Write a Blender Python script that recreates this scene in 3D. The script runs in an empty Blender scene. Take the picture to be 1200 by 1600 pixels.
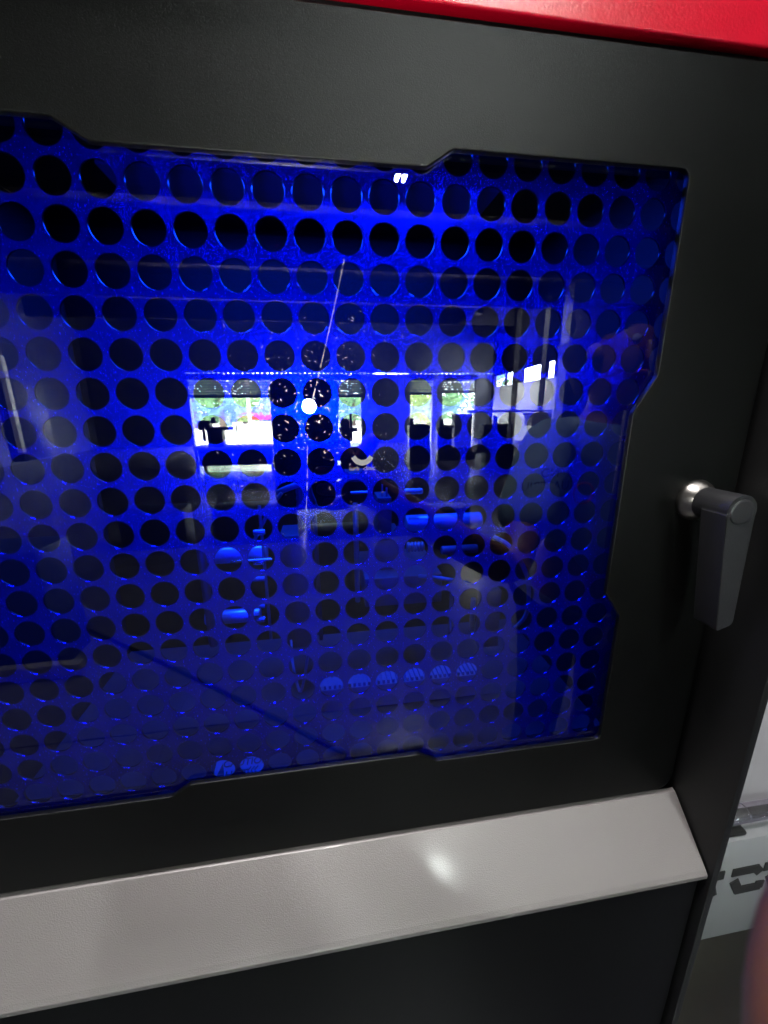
import bpy, bmesh, math, random
from mathutils import Vector, Matrix
random.seed(7)
S = bpy.context.scene
C = S.collection

# ------------------------------------------------------------------ camera
CAM = Vector((0.0, -0.2479, 1.45))
YAW, PIT, ROL = .1464, .2606, -.0077
F = 630.87                                  # focal length in pixels of a 1200 x 1600 picture
cy_, sy_, cp_, sp_, cr_, sr_ = math.cos(YAW), math.sin(YAW), math.cos(PIT), math.sin(PIT), math.cos(ROL), math.sin(ROL)
_Ry = Matrix(((cy_, 0, -sy_), (0, 1, 0), (sy_, 0, cy_)))
_Rx = Matrix(((1, 0, 0), (0, cp_, -sp_), (0, sp_, cp_)))
_Rz = Matrix(((cr_, -sr_, 0), (sr_, cr_, 0), (0, 0, 1)))
RR = _Rz @ _Rx @ _Ry
def w2b(v): return Vector((v[0], v[2], -v[1]))
def ray(px, py):
    v = RR.transposed() @ Vector(((px - 600) / F, (py - 800) / F, 1))
    return w2b(v)
c_right, c_down, c_fwd = w2b(RR[0]), w2b(RR[1]), w2b(RR[2])
cam = bpy.data.cameras.new('camera')
camo = bpy.data.objects.new('camera', cam); C.objects.link(camo)
M = Matrix((c_right, -c_down, -c_fwd)).transposed().to_4x4(); M.translation = CAM
camo.matrix_world = M
cam.sensor_fit = 'VERTICAL'; cam.sensor_height = 36; cam.lens = 36 * F / 1600
cam.clip_start = 0.004; cam.clip_end = 400
cam.dof.use_dof = True; cam.dof.focus_distance = 0.42; cam.dof.aperture_fstop = 14.2 / 0.9
S.camera = camo

# ------------------------------------------------------------------ world (the daylight outside the hall)
W = bpy.data.worlds.new('World'); S.world = W; W.use_nodes = True
nt = W.node_tree; bg = nt.nodes['Background']
bg.inputs['Color'].default_value = (0.86, 0.93, 1.0, 1); bg.inputs['Strength'].default_value = 110.0
S.view_settings.view_transform = 'Standard'; S.view_settings.look = 'None'
S.view_settings.exposure = 0.0; S.view_settings.gamma = 1.0
cyc = S.cycles
cyc.max_bounces = 10; cyc.transparent_max_bounces = 12; cyc.diffuse_bounces = 3; cyc.glossy_bounces = 4
cyc.sample_clamp_indirect = 16.0; cyc.caustics_reflective = False; cyc.caustics_refractive = False
cyc.use_denoising = True

# ------------------------------------------------------------------ small helpers
def at(px, py, Y):                            # a picture point on the plane Y
    r = ray(px, py); return CAM + r * ((Y - CAM.y) / r.y)
GY = -0.0135                                  # outer face of the pane
def mir(px, py, D):                           # where a thing stands that shows mirrored at this picture point
    r = ray(px, py); r = r / r.y
    return Vector((r.x * D, 2 * GY - (CAM.y + D), CAM.z + r.z * D))
def campt(x, d, z): return CAM + c_right * x + c_down * d + c_fwd * z

def lamp(name, kind, loc, direction, energy, color, **kw):
    l = bpy.data.lights.new(name, kind); l.energy = energy; l.color = color
    for k, v in kw.items(): setattr(l, k, v)
    o = bpy.data.objects.new(name, l); C.objects.link(o); o.location = loc
    o.rotation_euler = Vector(direction).to_track_quat('-Z', 'Y').to_euler()
    return o
# the phone's own flash, beside the lens
g = at(483, 635, GY)
FLASH = Vector((g.x * 2, CAM.y + 0.0015, CAM.z + (g.z - CAM.z) * 2))
lamp('phone_flash', 'AREA', FLASH, (0, 1, -0.12), .80, (1.0, 0.97, 0.93), shape='DISK', size=0.015, spread=math.radians(108))
PL = Vector((-0.5, -0.42, 4.28))
lamp('fill_panel_light', 'AREA', PL, (0, 0, -1), 150.0, (1.0, 0.97, 0.97), shape='RECTANGLE', size=1.15, size_y=.55)  # added overhead fill, out of view, for the ledge and the photographer
# LED strip under the roof of the machine's work chamber
lamp('chamber_light', 'AREA', (0.0, 0.17, 1.625), (0.0, 0.05, -1), 6.0, (0.55, 0.60, 1.0), shape='RECTANGLE', size=0.30, size_y=0.05)

def mat(name, col, rough=.5, metal=0., bump=None, spec=.5, noise=None, emit=None, aniso=None, coat=0):
    m = bpy.data.materials.new(name); m.use_nodes = True
    n = m.node_tree; b = n.nodes['Principled BSDF']; L = n.links
    b.inputs['Base Color'].default_value = (*col, 1); b.inputs['Roughness'].default_value = rough
    b.inputs['Metallic'].default_value = metal; b.inputs['Specular IOR Level'].default_value = spec
    if coat: b.inputs['Coat Weight'].default_value = coat; b.inputs['Coat Roughness'].default_value = .12
    tc = n.nodes.new('ShaderNodeTexCoord')
    if noise:                                 # (scale, amount, optional stretch): uneven colour
        mp = n.nodes.new('ShaderNodeMapping'); L.new(tc.outputs['Object'], mp.inputs[0])
        mp.inputs['Scale'].default_value = noise[2] if len(noise) > 2 else (1, 1, 1)
        t = n.nodes.new('ShaderNodeTexNoise'); t.inputs['Scale'].default_value = noise[0]; t.inputs['Detail'].default_value = 6
        L.new(mp.outputs[0], t.inputs['Vector'])
        r = n.nodes.new('ShaderNodeMapRange'); r.inputs[1].default_value = .3; r.inputs[2].default_value = .7
        r.inputs[3].default_value = 1 - noise[1]; r.inputs[4].default_value = 1 + noise[1]
        L.new(t.outputs['Fac'], r.inputs[0])
        x = n.nodes.new('ShaderNodeVectorMath'); x.operation = 'SCALE'; x.inputs[0].default_value = col
        L.new(r.outputs[0], x.inputs['Scale']); L.new(x.outputs[0], b.inputs['Base Color'])
        r2 = n.nodes.new('ShaderNodeMapRange'); r2.inputs[1].default_value = .3; r2.inputs[2].default_value = .7
        r2.inputs[3].default_value = max(.02, rough * (1 - noise[1] * .5)); r2.inputs[4].default_value = min(1, rough * (1 + noise[1] * .5))
        L.new(t.outputs['Fac'], r2.inputs[0]); L.new(r2.outputs[0], b.inputs['Roughness'])
    if bump:                                  # (scale, strength, distance, optional stretch)
        mp = n.nodes.new('ShaderNodeMapping'); L.new(tc.outputs['Object'], mp.inputs[0])
        mp.inputs['Scale'].default_value = bump[3] if len(bump) > 3 else (1, 1, 1)
        t = n.nodes.new('ShaderNodeTexNoise'); t.inputs['Scale'].default_value = bump[0]; t.inputs['Detail'].default_value = 3
        L.new(mp.outputs[0], t.inputs['Vector'])
        bu = n.nodes.new('ShaderNodeBump'); bu.inputs['Strength'].default_value = bump[1]; bu.inputs['Distance'].default_value = bump[2]
        L.new(t.outputs['Fac'], bu.inputs['Height']); L.new(bu.outputs[0], b.inputs['Normal'])
    if emit: b.inputs['Emission Color'].default_value = (*emit[0], 1); b.inputs['Emission Strength'].default_value = emit[1]
    return m

M_black = mat('black_powder_coat', (.0024, .0025, .0024), .30, bump=(1900, .8, .0002), spec=.13, noise=(3, .04))
M_black2 = mat('black_satin_panel', (.004, .004, .004), .42, bump=(900, .25, .0004), noise=(5, .2))
M_red = mat('red_powder_coat', (.58, .0006, .018), .26, bump=(900, .5, .0003), spec=.5)
M_silver = mat('silver_grey_paint', (.150, .135, .132), .44, metal=.25, bump=(1500, .8, .00025), noise=(5, .08), coat=.28)
M_gasket = mat('rubber_gasket', (.012, .012, .014), .5)
M_handle = mat('dark_grey_handle', (.013, .013, .0145), .42, bump=(900, .3, .0003))
M_cap = mat('grey_handle_cap', (.019, .019, .021), .38)
M_chrome = mat('polished_steel', (.72, .72, .74), .16, metal=1.0)
M_collar = mat('plated_collar', (.22, .21, .195), .30, metal=1.0)
M_steel = mat('machined_steel', (.42, .42, .42), .32, metal=.9, noise=(60, .2))
M_satin = mat('satin_roller_steel', (.75, .75, .75), .36, metal=.8)
M_side2 = mat('grey_cast_metal', (.20, .20, .22), .5)
M_dsteel = mat('dark_machine_steel', (.10, .10, .11), .45, metal=.5)
M_rub = mat('black_rubber', (.015, .015, .015), .45)
M_cham = mat('dark_chamber_lining', (.003, .003, .003), .7, spec=.1)
M_side = mat('grey_chamber_side', (.012, .012, .012), .6, noise=(20, .1), spec=.15)
M_tray = mat('grey_chamber_tray', (.04, .04, .045), .6, noise=(18, .3), spec=.2)
M_batten0 = mat('light_strip_housing', (.3, .3, .3), .5)
M_edge = mat('pane_edge', (.01, .012, .03), .2)

def sheet_mat():
    m = mat('galvanised_sheet', (.42, .42, .42), .24, metal=.74, bump=(900, .45, .0003, (1.6, 1, .6)), noise=(800, .35, (1.5, 1, .6)))
    return m
M_sheet = sheet_mat()
M_rim = mat('punched_rim', (.85, .85, .85), .15, metal=1.0)
M_punch = mat('punched_edge', (.025, .025, .025), .22, metal=.95)

def glass_mats():
    m = bpy.data.materials.new('blue_tinted_pane'); m.use_nodes = True
    n = m.node_tree; n.nodes.clear(); L = n.links
    out = n.nodes.new('ShaderNodeOutputMaterial'); mix = n.nodes.new('ShaderNodeMixShader')
    tr = n.nodes.new('ShaderNodeBsdfTransparent'); tr.inputs[0].default_value = (.06, .24, .94, 1)
    gl = n.nodes.new('ShaderNodeBsdfGlossy'); gl.inputs['Roughness'].default_value = .0; gl.inputs['Color'].default_value = (1, 1, 1, 1)
    lw = n.nodes.new('ShaderNodeLayerWeight'); lw.inputs[0].default_value = .5
    pw = n.nodes.new('ShaderNodeMath'); pw.operation = 'POWER'; pw.inputs[1].default_value = 5
    ma = n.nodes.new('ShaderNodeMath'); ma.operation = 'MULTIPLY_ADD'; ma.inputs[1].default_value = .92; ma.inputs[2].default_value = .082
    L.new(lw.outputs['Facing'], pw.inputs[0]); L.new(pw.outputs[0], ma.inputs[0]); L.new(ma.outputs[0], mix.inputs[0])
    L.new(tr.outputs[0], mix.inputs[1]); L.new(gl.outputs[0], mix.inputs[2]); L.new(mix.outputs[0], out.inputs[0])
    m2 = bpy.data.materials.new('blue_tinted_pane_inner'); m2.use_nodes = True
    n = m2.node_tree; n.nodes.clear()
    out = n.nodes.new('ShaderNodeOutputMaterial'); tr = n.nodes.new('ShaderNodeBsdfTransparent'); tr.inputs[0].default_value = (.06, .24, .94, 1)
    n.links.new(tr.outputs[0], out.inputs[0])
    return m, m2
M_glass, M_glass2 = glass_mats()

# ---- mesh helpers
def mesh_obj(name, verts, faces, m, parent=None, smooth=False):
    me = bpy.data.meshes.new(name); me.from_pydata([tuple(v) for v in verts], [], faces); me.materials.append(m)
    me.validate(); 
    if smooth: me.shade_smooth()
    o = bpy.data.objects.new(name, me); C.objects.link(o)
    if parent: o.parent = parent; o.matrix_parent_inverse = parent_inv(parent)
    return o
def parent_inv(p):
    mw = Matrix.Identity(4); q = p; chain = []
    while q: chain.append(q); q = q.parent
    for q in reversed(chain): mw = mw @ q.matrix_parent_inverse @ q.matrix_basis
    return mw.inverted()
def bm_obj(name, bm, m, parent=None, smooth=False, bevel=0, seg=2, angle=30):
    me = bpy.data.meshes.new(name)
    bmesh.ops.recalc_face_normals(bm, faces=bm.faces[:])
    if bevel:
        es = [e for e in bm.edges if len(e.link_faces) == 2 and e.calc_face_angle(0) > math.radians(angle)]
        bmesh.ops.bevel(bm, geom=es, offset=bevel, segments=seg, affect='EDGES', profile=.5, clamp_overlap=True)
    bm.to_mesh(me); bm.free(); me.materials.append(m)
    if smooth: 
        me.shade_smooth()
        try: me.set_sharp_from_angle(angle=math.radians(38))
        except Exception: pass
    o = bpy.data.objects.new(name, me); C.objects.link(o)
    if parent: o.parent = parent; o.matrix_parent_inverse = parent_inv(parent)
    return o
def add_box(bm, a, b):
    x0, y0, z0 = [min(p, q) for p, q in zip(a, b)]; x1, y1, z1 = [max(p, q) for p, q in zip(a, b)]
    v = [bm.verts.new(p) for p in ((x0,y0,z0),(x1,y0,z0),(x1,y1,z0),(x0,y1,z0),(x0,y0,z1),(x1,y0,z1),(x1,y1,z1),(x0,y1,z1))]
    for f in ((0,3,2,1),(4,5,6,7),(0,1,5,4),(1,2,6,5),(2,3,7,6),(3,0,4,7)): bm.faces.new([v[i] for i in f])
def box(name, a, b, m, parent=None, bevel=0, smooth=True):
    bm = bmesh.new(); add_box(bm, a, b); return bm_obj(name, bm, m, parent, smooth and bevel > 0, bevel)
def frame_of(d):
    d = Vector(d).normalized(); u = d.cross(Vector((0, 0, 1)))
    if u.length < 1e-3: u = d.cross(Vector((1, 0, 0)))
    u.normalize(); return u, d.cross(u)
def add_lathe(bm, p, d, prof, n=28, cap=True):    # prof: list of (distance along d, radius)
    d = Vector(d).normalized(); u, v = frame_of(d); rings = []
    for t, r in prof:
        rings.append([bm.verts.new(Vector(p) + d * t + (u * math.cos(a) + v * math.sin(a)) * max(r, 1e-5)) for a in [2 * math.pi * k / n for k in range(n)]])
    for A, B in zip(rings, rings[1:]):
        for k in range(n): bm.faces.new((A[k], A[(k+1) % n], B[(k+1) % n], B[k]))
    if cap: bm.faces.new(rings[0][::-1]); bm.faces.new(rings[-1])
def lathe(name, p, d, prof, m, parent=None, n=28, bevel=0):
    bm = bmesh.new(); add_lathe(bm, p, d, prof, n); return bm_obj(name, bm, m, parent, True, bevel)
def add_tube(bm, pts, r, n=10):
    pts = [Vector(p) for p in pts]; rings = []; u = None
    for i, p in enumerate(pts):
        d = (pts[min(i+1, len(pts)-1)] - pts[max(i-1, 0)]).normalized()
        if u is None: u, _ = frame_of(d)
        u = (u - d * u.dot(d)).normalized(); v = d.cross(u)
        rr = r[i] if isinstance(r, (list, tuple)) else r
        rings.append([bm.verts.new(p + (u * math.cos(a) + v * math.sin(a)) * rr) for a in [2 * math.pi * k / n for k in range(n)]])
    for A, B in zip(rings, rings[1:]):
        for k in range(n): bm.faces.new((A[k], A[(k+1) % n], B[(k+1) % n], B[k]))
    bm.faces.new(rings[0][::-1]); bm.faces.new(rings[-1])
def tube(name, pts, r, m, parent=None, n=10):
    bm = bmesh.new(); add_tube(bm, pts, r, n); return bm_obj(name, bm, m, parent, True)
def curve_pts(P, n=8):                           # Catmull-Rom through P
    P = [Vector(p) for p in P]; out = []
    for i in range(len(P) - 1):
        a, b, c, d = P[max(i-1, 0)], P[i], P[i+1], P[min(i+2, len(P)-1)]
        for k in range(n):
            t = k / n
            out.append(.5 * ((2*b) + (c-a)*t + (2*a-5*b+4*c-d)*t*t + (3*b-a-3*c+d)*t**3))
    out.append(P[-1]); return out
def fillet(P, R, n=7):                           # round the corners of a closed outline
    out = []; N = len(P)
    for i in range(N):
        p = Vector(P[i]); a = Vector(P[i-1]) - p; b = Vector(P[(i+1) % N]) - p
        r = R[i] if isinstance(R, (list, tuple)) else R
        ang = a.angle(b); t = min(r / math.tan(ang / 2), a.length * .49, b.length * .49); a.normalize(); b.normalize()
        A, B = p + a * t, p + b * t
        for k in range(n + 1):
            s = k / n; out.append((1-s)**2 * A + 2*s*(1-s) * p + s*s * B)
    return out
def flat_shape(name, outlines, y0, y1, bev, m, parent=None):     # outlines in (x, z); thickness from y0 to y1
    cu = bpy.data.curves.new(name, 'CURVE'); cu.dimensions = '2D'; cu.fill_mode = 'BOTH'
    cu.extrude = max(0, abs(y1 - y0) / 2 - bev); cu.bevel_depth = bev; cu.bevel_resolution = 3; cu.offset = -bev
    for o in outlines:
        s = cu.splines.new('POLY'); s.points.add(len(o) - 1); s.use_cyclic_u = True
        for k, p in enumerate(o): s.points[k].co = (p[0], p[1], 0, 1)
    tmp = bpy.data.objects.new('tmp', cu); C.objects.link(tmp)
    dg = bpy.context.evaluated_depsgraph_get(); me = bpy.data.meshes.new_from_object(tmp.evaluated_get(dg))
    bpy.data.objects.remove(tmp)
    me.transform(Matrix.Translation((0, (y0+y1)/2, 0)) @ Matrix.Rotation(math.pi/2, 4, 'X'))
    me.name = name; me.materials.clear(); me.materials.append(m)
    o = bpy.data.objects.new(name, me); C.objects.link(o)
    if parent: o.parent = parent; o.matrix_parent_inverse = parent_inv(parent)
    return o
def text_mesh(name, body, size, mw, m, parent=None, th=.0002, align='CENTER', bold=0):
    cu = bpy.data.curves.new(name, 'FONT'); cu.body = body; cu.size = size; cu.extrude = th; cu.align_x = align; cu.offset = bold
    tmp = bpy.data.objects.new('tmp', cu); C.objects.link(tmp)
    dg = bpy.context.evaluated_depsgraph_get(); me = bpy.data.meshes.new_from_object(tmp.evaluated_get(dg))
    bpy.data.objects.remove(tmp); me.transform(mw); me.materials.clear(); me.materials.append(m)
    o = bpy.data.objects.new(name, me); C.objects.link(o)
    if parent: o.parent = parent; o.matrix_parent_inverse = parent_inv(parent)
    return o
def thing(name, label, cat, loc=(0, 0, 0), group=None):
    o = bpy.data.objects.new(name, None); o.empty_display_size = .1; C.objects.link(o); o.location = loc
    o['label'] = label; o['category'] = cat
    if group: o['group'] = group
    return o
def tag(o, label, cat, group=None):
    o['label'] = label; o['category'] = cat
    if group: o['group'] = group
    return o
def lab(o, label): o['label'] = label; return o
def struct(o): o['kind'] = 'structure'; return o

# ================================================================== THE MACHINE
FY = -0.018                                     # front of the door panel
mach = thing('machine_cabinet', 'black machine cabinet with a blue tinted window door, red top and silver ledge', 'machine', (0, 0, 0))

# door skin with the notched window cut out
hole = [(-.2400,1.5710),(-.1105,1.5710),(-.0965,1.5628),(.0570,1.5628),(.0700,1.5710),(.2020,1.5710),
        (.2020,1.4655),(.1890,1.4440),(.1890,1.3225),(.2020,1.3040),(.2020,1.1980),(.0710,1.1980),(.0575,1.2060),
        (-.0985,1.2060),(-.1100,1.1980),(-.2400,1.1980),(-.2400,1.3040),(-.2270,1.3225),(-.2270,1.4440),(-.2400,1.4655)]
inner = fillet([Vector(p) for p in hole], .0055)
outer = fillet([Vector(p) for p in [(-.3125,1.6205),(.2745,1.6205),(.2745,1.1370),(-.3125,1.1370)]], [.003,.003,.016,.016])
door = flat_shape('door', [outer, inner], FY, FY + .0038, .0007, M_black, mach)
# return flange behind the door skin
bm = bmesh.new()
for a, b in (((-.312,FY+.0038,1.600),(.2740,.03,1.618)), ((-.312,FY+.0038,1.139),(.2740,.03,1.160)), ((.250,FY+.0038,1.160),(.2740,.03,1.600)), ((-.312,FY+.0038,1.160),(-.288,.03,1.600))): add_box(bm, a, b)
bm_obj('door_return', bm, M_black2, door)
# window gasket lip and pane
gi = fillet([Vector((p[0] + (.0017 if p[0] < -.02 else -.0017) * 0, p[1])) for p in hole], .0055)
def offset(P, d):
    out = []; N = len(P)
    for i in range(N):
        e = (P[(i+1) % N] - P[i-1]).normalized(); out.append(P[i] + Vector((e.y, -e.x)) * d)
    return out
pane_out = fillet([Vector(p) for p in [(-.2550,1.586),(.2170,1.586),(.2170,1.183),(-.2550,1.183)]], .004)
pane = flat_shape('window_pane', [pane_out], GY, GY + .004, 0, M_glass, door)
pm = pane.data; pm.materials.append(M_glass2); pm.materials.append(M_edge)
for p in pm.polygons:
    p.material_index = 0 if (p.normal.y < -.5 and abs(p.center.y - GY) < 1e-4) or (abs(p.normal.y) > .5 and abs(p.center.y - GY) < 1e-4) else (1 if abs(p.normal.y) > .5 else 2)

# perforated guard: square grid, 20 mm pitch, rolled hole edges
PIT_, R0 = .02, .0085
def perforated(parent):
    V, Fc, sm = [], [], []
    n = 40
    ox, oz = -7.103 * PIT_, CAM.z + 5.331 * PIT_
    prof = [(0, R0), (.00025, R0 - .00022), (.0006, R0 - .00030), (.0011, R0 - .00031)]
    for r in range(-2, 21):
        for c in range(-6, 19):
            cx, cz = ox + c * PIT_, oz - r * PIT_
            b = len(V); h = PIT_ / 2
            dirs = [(math.cos(2*math.pi*(k+.5)/n), math.sin(2*math.pi*(k+.5)/n)) for k in range(n)]
            # outer square points
            for dx, dz in dirs:
                s = h / max(abs(dx), abs(dz)); V.append((cx + dx*s, 0, cz + dz*s))
            corners = []
            for y, rr in [(0, R0)] + prof[:]:
                for dx, dz in dirs: V.append((cx + dx*rr, y, cz + dz*rr))
            for k in range(n):
                k2 = (k+1) % n
                Fc.append((b+k, b+k2, b+n+k2, b+n+k)); sm.append(False)
                d1, d2 = dirs[k], dirs[k2]
                if (abs(d1[0]) > abs(d1[1])) != (abs(d2[0]) > abs(d2[1])):   # fill the corner
                    V.append((cx + math.copysign(h, d1[0]), 0, cz + math.copysign(h, d1[1]))); Fc.append((b+k, len(V)-1, b+k2)); sm.append(False)
            for q in range(1, 4 + 0):
                A, B = b + n*(q+1), b + n*(q+2)
                for k in range(n):
                    k2 = (k+1) % n; Fc.append((A+k, A+k2, B+k2, B+k)); sm.append(True)
    me = bpy.data.meshes.new('perforated_guard'); me.from_pydata(V, [], Fc); me.materials.append(M_sheet); me.materials.append(M_punch); me.materials.append(M_rim)
    me.polygons.foreach_set('use_smooth', sm); me.update()
    bmx = bmesh.new(); bmx.from_mesh(me)
    for f in bmx.faces:
        if not f.smooth and f.normal.y > 0: f.normal_flip()
    # hole walls must face the hole's axis
    for f in bmx.faces:
        if f.smooth:
            c = f.calc_center_median(); cc = Vector((ox + round((c.x-ox)/PIT_)*PIT_, c.y, oz + round((c.z-oz)/PIT_)*PIT_))
            if (cc - c).dot(f.normal) < 0: f.normal_flip()
    for f in bmx.faces: f.material_index = (1 if f.calc_center_median().y > .0003 else 2) if f.smooth else 0
    bmx.to_mesh(me); bmx.free()
    o = bpy.data.objects.new('perforated_guard', me); C.objects.link(o); o.parent = parent; o.matrix_parent_inverse = parent_inv(parent)
    return o
perforated(door)

# clamp lever handle
HX, HZ = .2436, 1.3868
lathe('handle_collar', (HX, FY, HZ), (0, -1, 0), [(0, .0135), (.0015, .0138), (.0035, .0132), (.0075, .0108), (.0085, .0100)], M_collar, door, 40)
def handle():
    # outline in (x, z), extruded along y: head disc running into a tapered lever
    pts = []
    for k in range(25):
        a = math.radians(-4 + 188 * k / 24); pts.append(Vector((HX + .0101 * math.cos(a), HZ + .0101 * math.sin(a))))
    low = fillet([Vector((HX-.0101, HZ-.002)), Vector((HX+.0012, HZ-.0800)), Vector((HX+.0125, HZ-.0760)), Vector((HX+.0101, HZ-.002))], [.0001, .0018, .0045, .0001], 6)
    pts += low
    return flat_shape('handle_lever', [pts], -.0505, -.0335, .0007, M_handle, door)
handle()
lathe('handle_hub', (HX, FY - .008, HZ), (0, -1, 0), [(0, .0098), (.0008, .0101), (.020, .0101), (.0245, .0101)], M_handle, door, 40)
lathe('handle_cap', (HX, -.0500, HZ - .0002), (0, -1, 0), [(0, .0079), (.0008, .0079), (.0011, .0074), (.0012, .006)], M_cap, door, 40)

# small white print on the pane
M_print = mat('white_print', (.028, .028, .032), .6)
pr = at(566, 732, GY - .0002)
RX = Matrix.Rotation(math.pi/2, 4, 'X')
text_mesh('window_print', 'turb  clinic', .0036, Matrix.Translation((pr.x, GY - .0003, pr.z - .001)) @ RX, M_print, door, th=.00005)
arc = []
ac = at(566, 709, GY)
for k in range(19):
    a = math.radians(200 + 140 * k / 18); arc.append(Vector((ac.x + .0068 * math.cos(a), ac.z + .0068 * math.sin(a) )))
for k in range(19):
    a = math.radians(340 - 140 * k / 18); arc.append(Vector((ac.x + .0042 * math.cos(a), ac.z + .0006 + .0042 * math.sin(a))))
flat_shape('window_print', [arc], GY - .0004, GY - .0002, 0, M_print, door)

# fine scratches in the pane's outer face and one long pale broken streak
M_mark = bpy.data.materials.new('pale_mark'); M_mark.use_nodes = True
n_ = M_mark.node_tree; b_ = n_.nodes['Principled BSDF']; b_.inputs['Base Color'].default_value = (.5, .5, .55, 1); b_.inputs['Roughness'].default_value = .3; b_.inputs['Alpha'].default_value = .20
def ribbon(bm, P, w):
    P = [Vector(p) for p in P]
    for p, q in zip(P, P[1:]):
        d = (q - p).normalized(); nn = Vector((-d.z, 0, d.x)) * w / 2
        y = Vector((0, -.00012, 0)); v = [bm.verts.new(p + nn + y), bm.verts.new(p - nn + y), bm.verts.new(q - nn + y), bm.verts.new(q + nn + y)]; bm.faces.new(v)
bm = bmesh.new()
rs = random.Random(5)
def streak(P, w, gap):
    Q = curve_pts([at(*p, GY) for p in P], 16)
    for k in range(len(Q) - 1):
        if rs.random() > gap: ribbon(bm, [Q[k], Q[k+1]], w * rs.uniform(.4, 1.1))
streak([(538, 405), (520, 490), (497, 590), (484, 640)], .0005, .06)
streak([(480, 660), (480, 760), (474, 870)], .00035, .3)
bm_obj('pale_streak', bm, M_mark, door)
M_scr2 = M_mark.copy(); M_scr2.node_tree.nodes['Principled BSDF'].inputs['Alpha'].default_value = .75
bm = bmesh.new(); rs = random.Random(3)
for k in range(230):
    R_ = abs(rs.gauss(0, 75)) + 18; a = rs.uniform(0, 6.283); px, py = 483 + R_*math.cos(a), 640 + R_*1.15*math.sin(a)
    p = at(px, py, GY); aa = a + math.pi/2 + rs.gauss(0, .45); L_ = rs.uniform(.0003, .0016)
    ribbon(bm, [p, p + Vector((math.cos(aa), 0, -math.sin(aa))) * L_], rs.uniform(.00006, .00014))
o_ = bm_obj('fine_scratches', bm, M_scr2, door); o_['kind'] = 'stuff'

# fascia above, ledge and panels below, side plate
flat_shape('top_fascia', [fillet([Vector(p) for p in [(-.45,1.85),(.2810,1.85),(.2810,1.6232),(-.45,1.6232)]], .0015)], -.0215, -.015, .001, M_red, mach)
xl, xr = -.50, .2806
bm = bmesh.new()
prof = [(FY + .003, 1.1335), (FY - .0005, 1.1325), (-.0545, 1.0968), (-.0568, 1.0940), (-.0568, 1.0905), (-.040, 1.0905), (FY + .003, 1.1100)]
A = [bm.verts.new((xl, y, z)) for y, z in prof]; B = [bm.verts.new((xr, y, z)) for y, z in prof]
for k in range(len(prof)):
    j = (k+1) % len(prof); bm.faces.new((A[k], A[j], B[j], B[k]))
bm.faces.new(A); bm.faces.new(B[::-1])
bm_obj('silver_ledge', bm, M_silver, mach, False, .0004, 2, 20)
box('lower_panel', (xl, -.0548, .32), (.2760, -.050, 1.0900), M_black, mach, .0012)
box('panel_gap_strip', (.2762, -.048, .32), (.2812, -.040, 1.0900), M_rub, mach)
box('side_plate', (.2819, -.0590, .12), (.2880, .62, 1.92), M_black2, mach, .0008)
box('side_plate', (-.5100, -.0590, .12), (-.5040, .62, 1.92), M_black2, mach, .0008)
box('cabinet_back', (-.5035, .60, .12), (.2815, .615, 1.90), M_black2, mach)
box('cabinet_base', (-.5035, -.03, .12), (.2815, .599, .20), M_black2, mach)
box('cabinet_top', (-.5035, -.014, 1.86), (.2815, .599, 1.90), M_black2, mach)
# frame rails round the door opening
bm = bmesh.new()
add_box(bm, (-.5035, .032, 1.60), (.2815, .05, 1.855)); add_box(bm, (-.5035, .032, 1.08), (.2815, .05, 1.135)); add_box(bm, (.2765, .006, 1.136), (.2815, .031, 1.60))
add_box(bm, (-.5035, .032, 1.137), (-.3, .05, 1.598))
bm_obj('frame_rail', bm, M_black2, mach)

# work chamber
box('chamber_back', (-.262, .262, 1.10), (.2625, .267, 1.64), M_cham, mach)
box('chamber_roof', (-.262, .052, 1.632), (.2625, .2615, 1.637), M_cham, mach)
box('light_strip', (-.16, .14, 1.6262), (.16, .20, 1.6315), M_batten0, mach)
box('chamber_side', (.2630, .031, 1.136), (.2680, .270, 1.64), M_side, mach)
box('chamber_side', (-.2680, .031, 1.136), (-.2630, .270, 1.64), M_side, mach)
box('chamber_tray', (-.262, .051, 1.1355), (.2625, .2615, 1.139), M_tray, mach)

def part(name, p0, p1, Y, Y2, m, bevel=.001):   # a block whose front face spans two picture points at depth Y
    a, b = at(*p0, Y), at(*p1, Y); return box(name, (a.x, Y, a.z), (b.x, Y2, b.z), m, mach, bevel)
def cyl_x(name, x0, x1, y, rpx, Y, m, grooves=0):
    a, b = at(x0, y, Y), at(x1, y, Y); L = b.x - a.x; r = rpx * .58 * (Y - CAM.y) / F
    prof = [(0, r*.9), (.001, r), (L - .001, r), (L, r*.9)]
    if grooves:
        prof = []
        for k in range(grooves * 2 + 1):
            t = L * k / (grooves * 2); prof += [(t, r if k % 2 else r * .8)]
    return lathe(name, (a.x, Y, a.z), (1, 0, 0), prof, m, mach, 32)
def cyl_z(name, x, y0, y1, rpx, Y, m, grooves=0):
    a, b = at(x, y0, Y), at(x, y1, Y); L = a.z - b.z; r = rpx * .62 * (Y - CAM.y) / F
    prof = [(0, r*.9), (.001, r), (L - .001, r), (L, r*.9)]
    if grooves: prof = [(L * k / (grooves*2), r if k % 2 else r * .82) for k in range(grooves*2 + 1)]
    return lathe(name, (a.x, Y, b.z), (0, 0, 1), prof, m, mach, 28)
cyl_x('drive_roller', 326, 418, 868, 24, .11, M_satin)
cyl_x('roller_shaft', 360, 425, 878, 4, .085, M_chrome)
cyl_x('drive_roller', 322, 408, 966, 20, .12, M_satin)
cyl_z('sensor_stem', 405, 790, 1000, 4, .10, M_steel)
for y, r, m in ((832, 8, M_steel), (878, 9, M_chrome), (905, 7, M_steel), (968, 10, M_chrome), (948, 6, M_steel)):
    cyl_x('sensor_fitting', 396, 414, y, r, .095, m)
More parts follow.
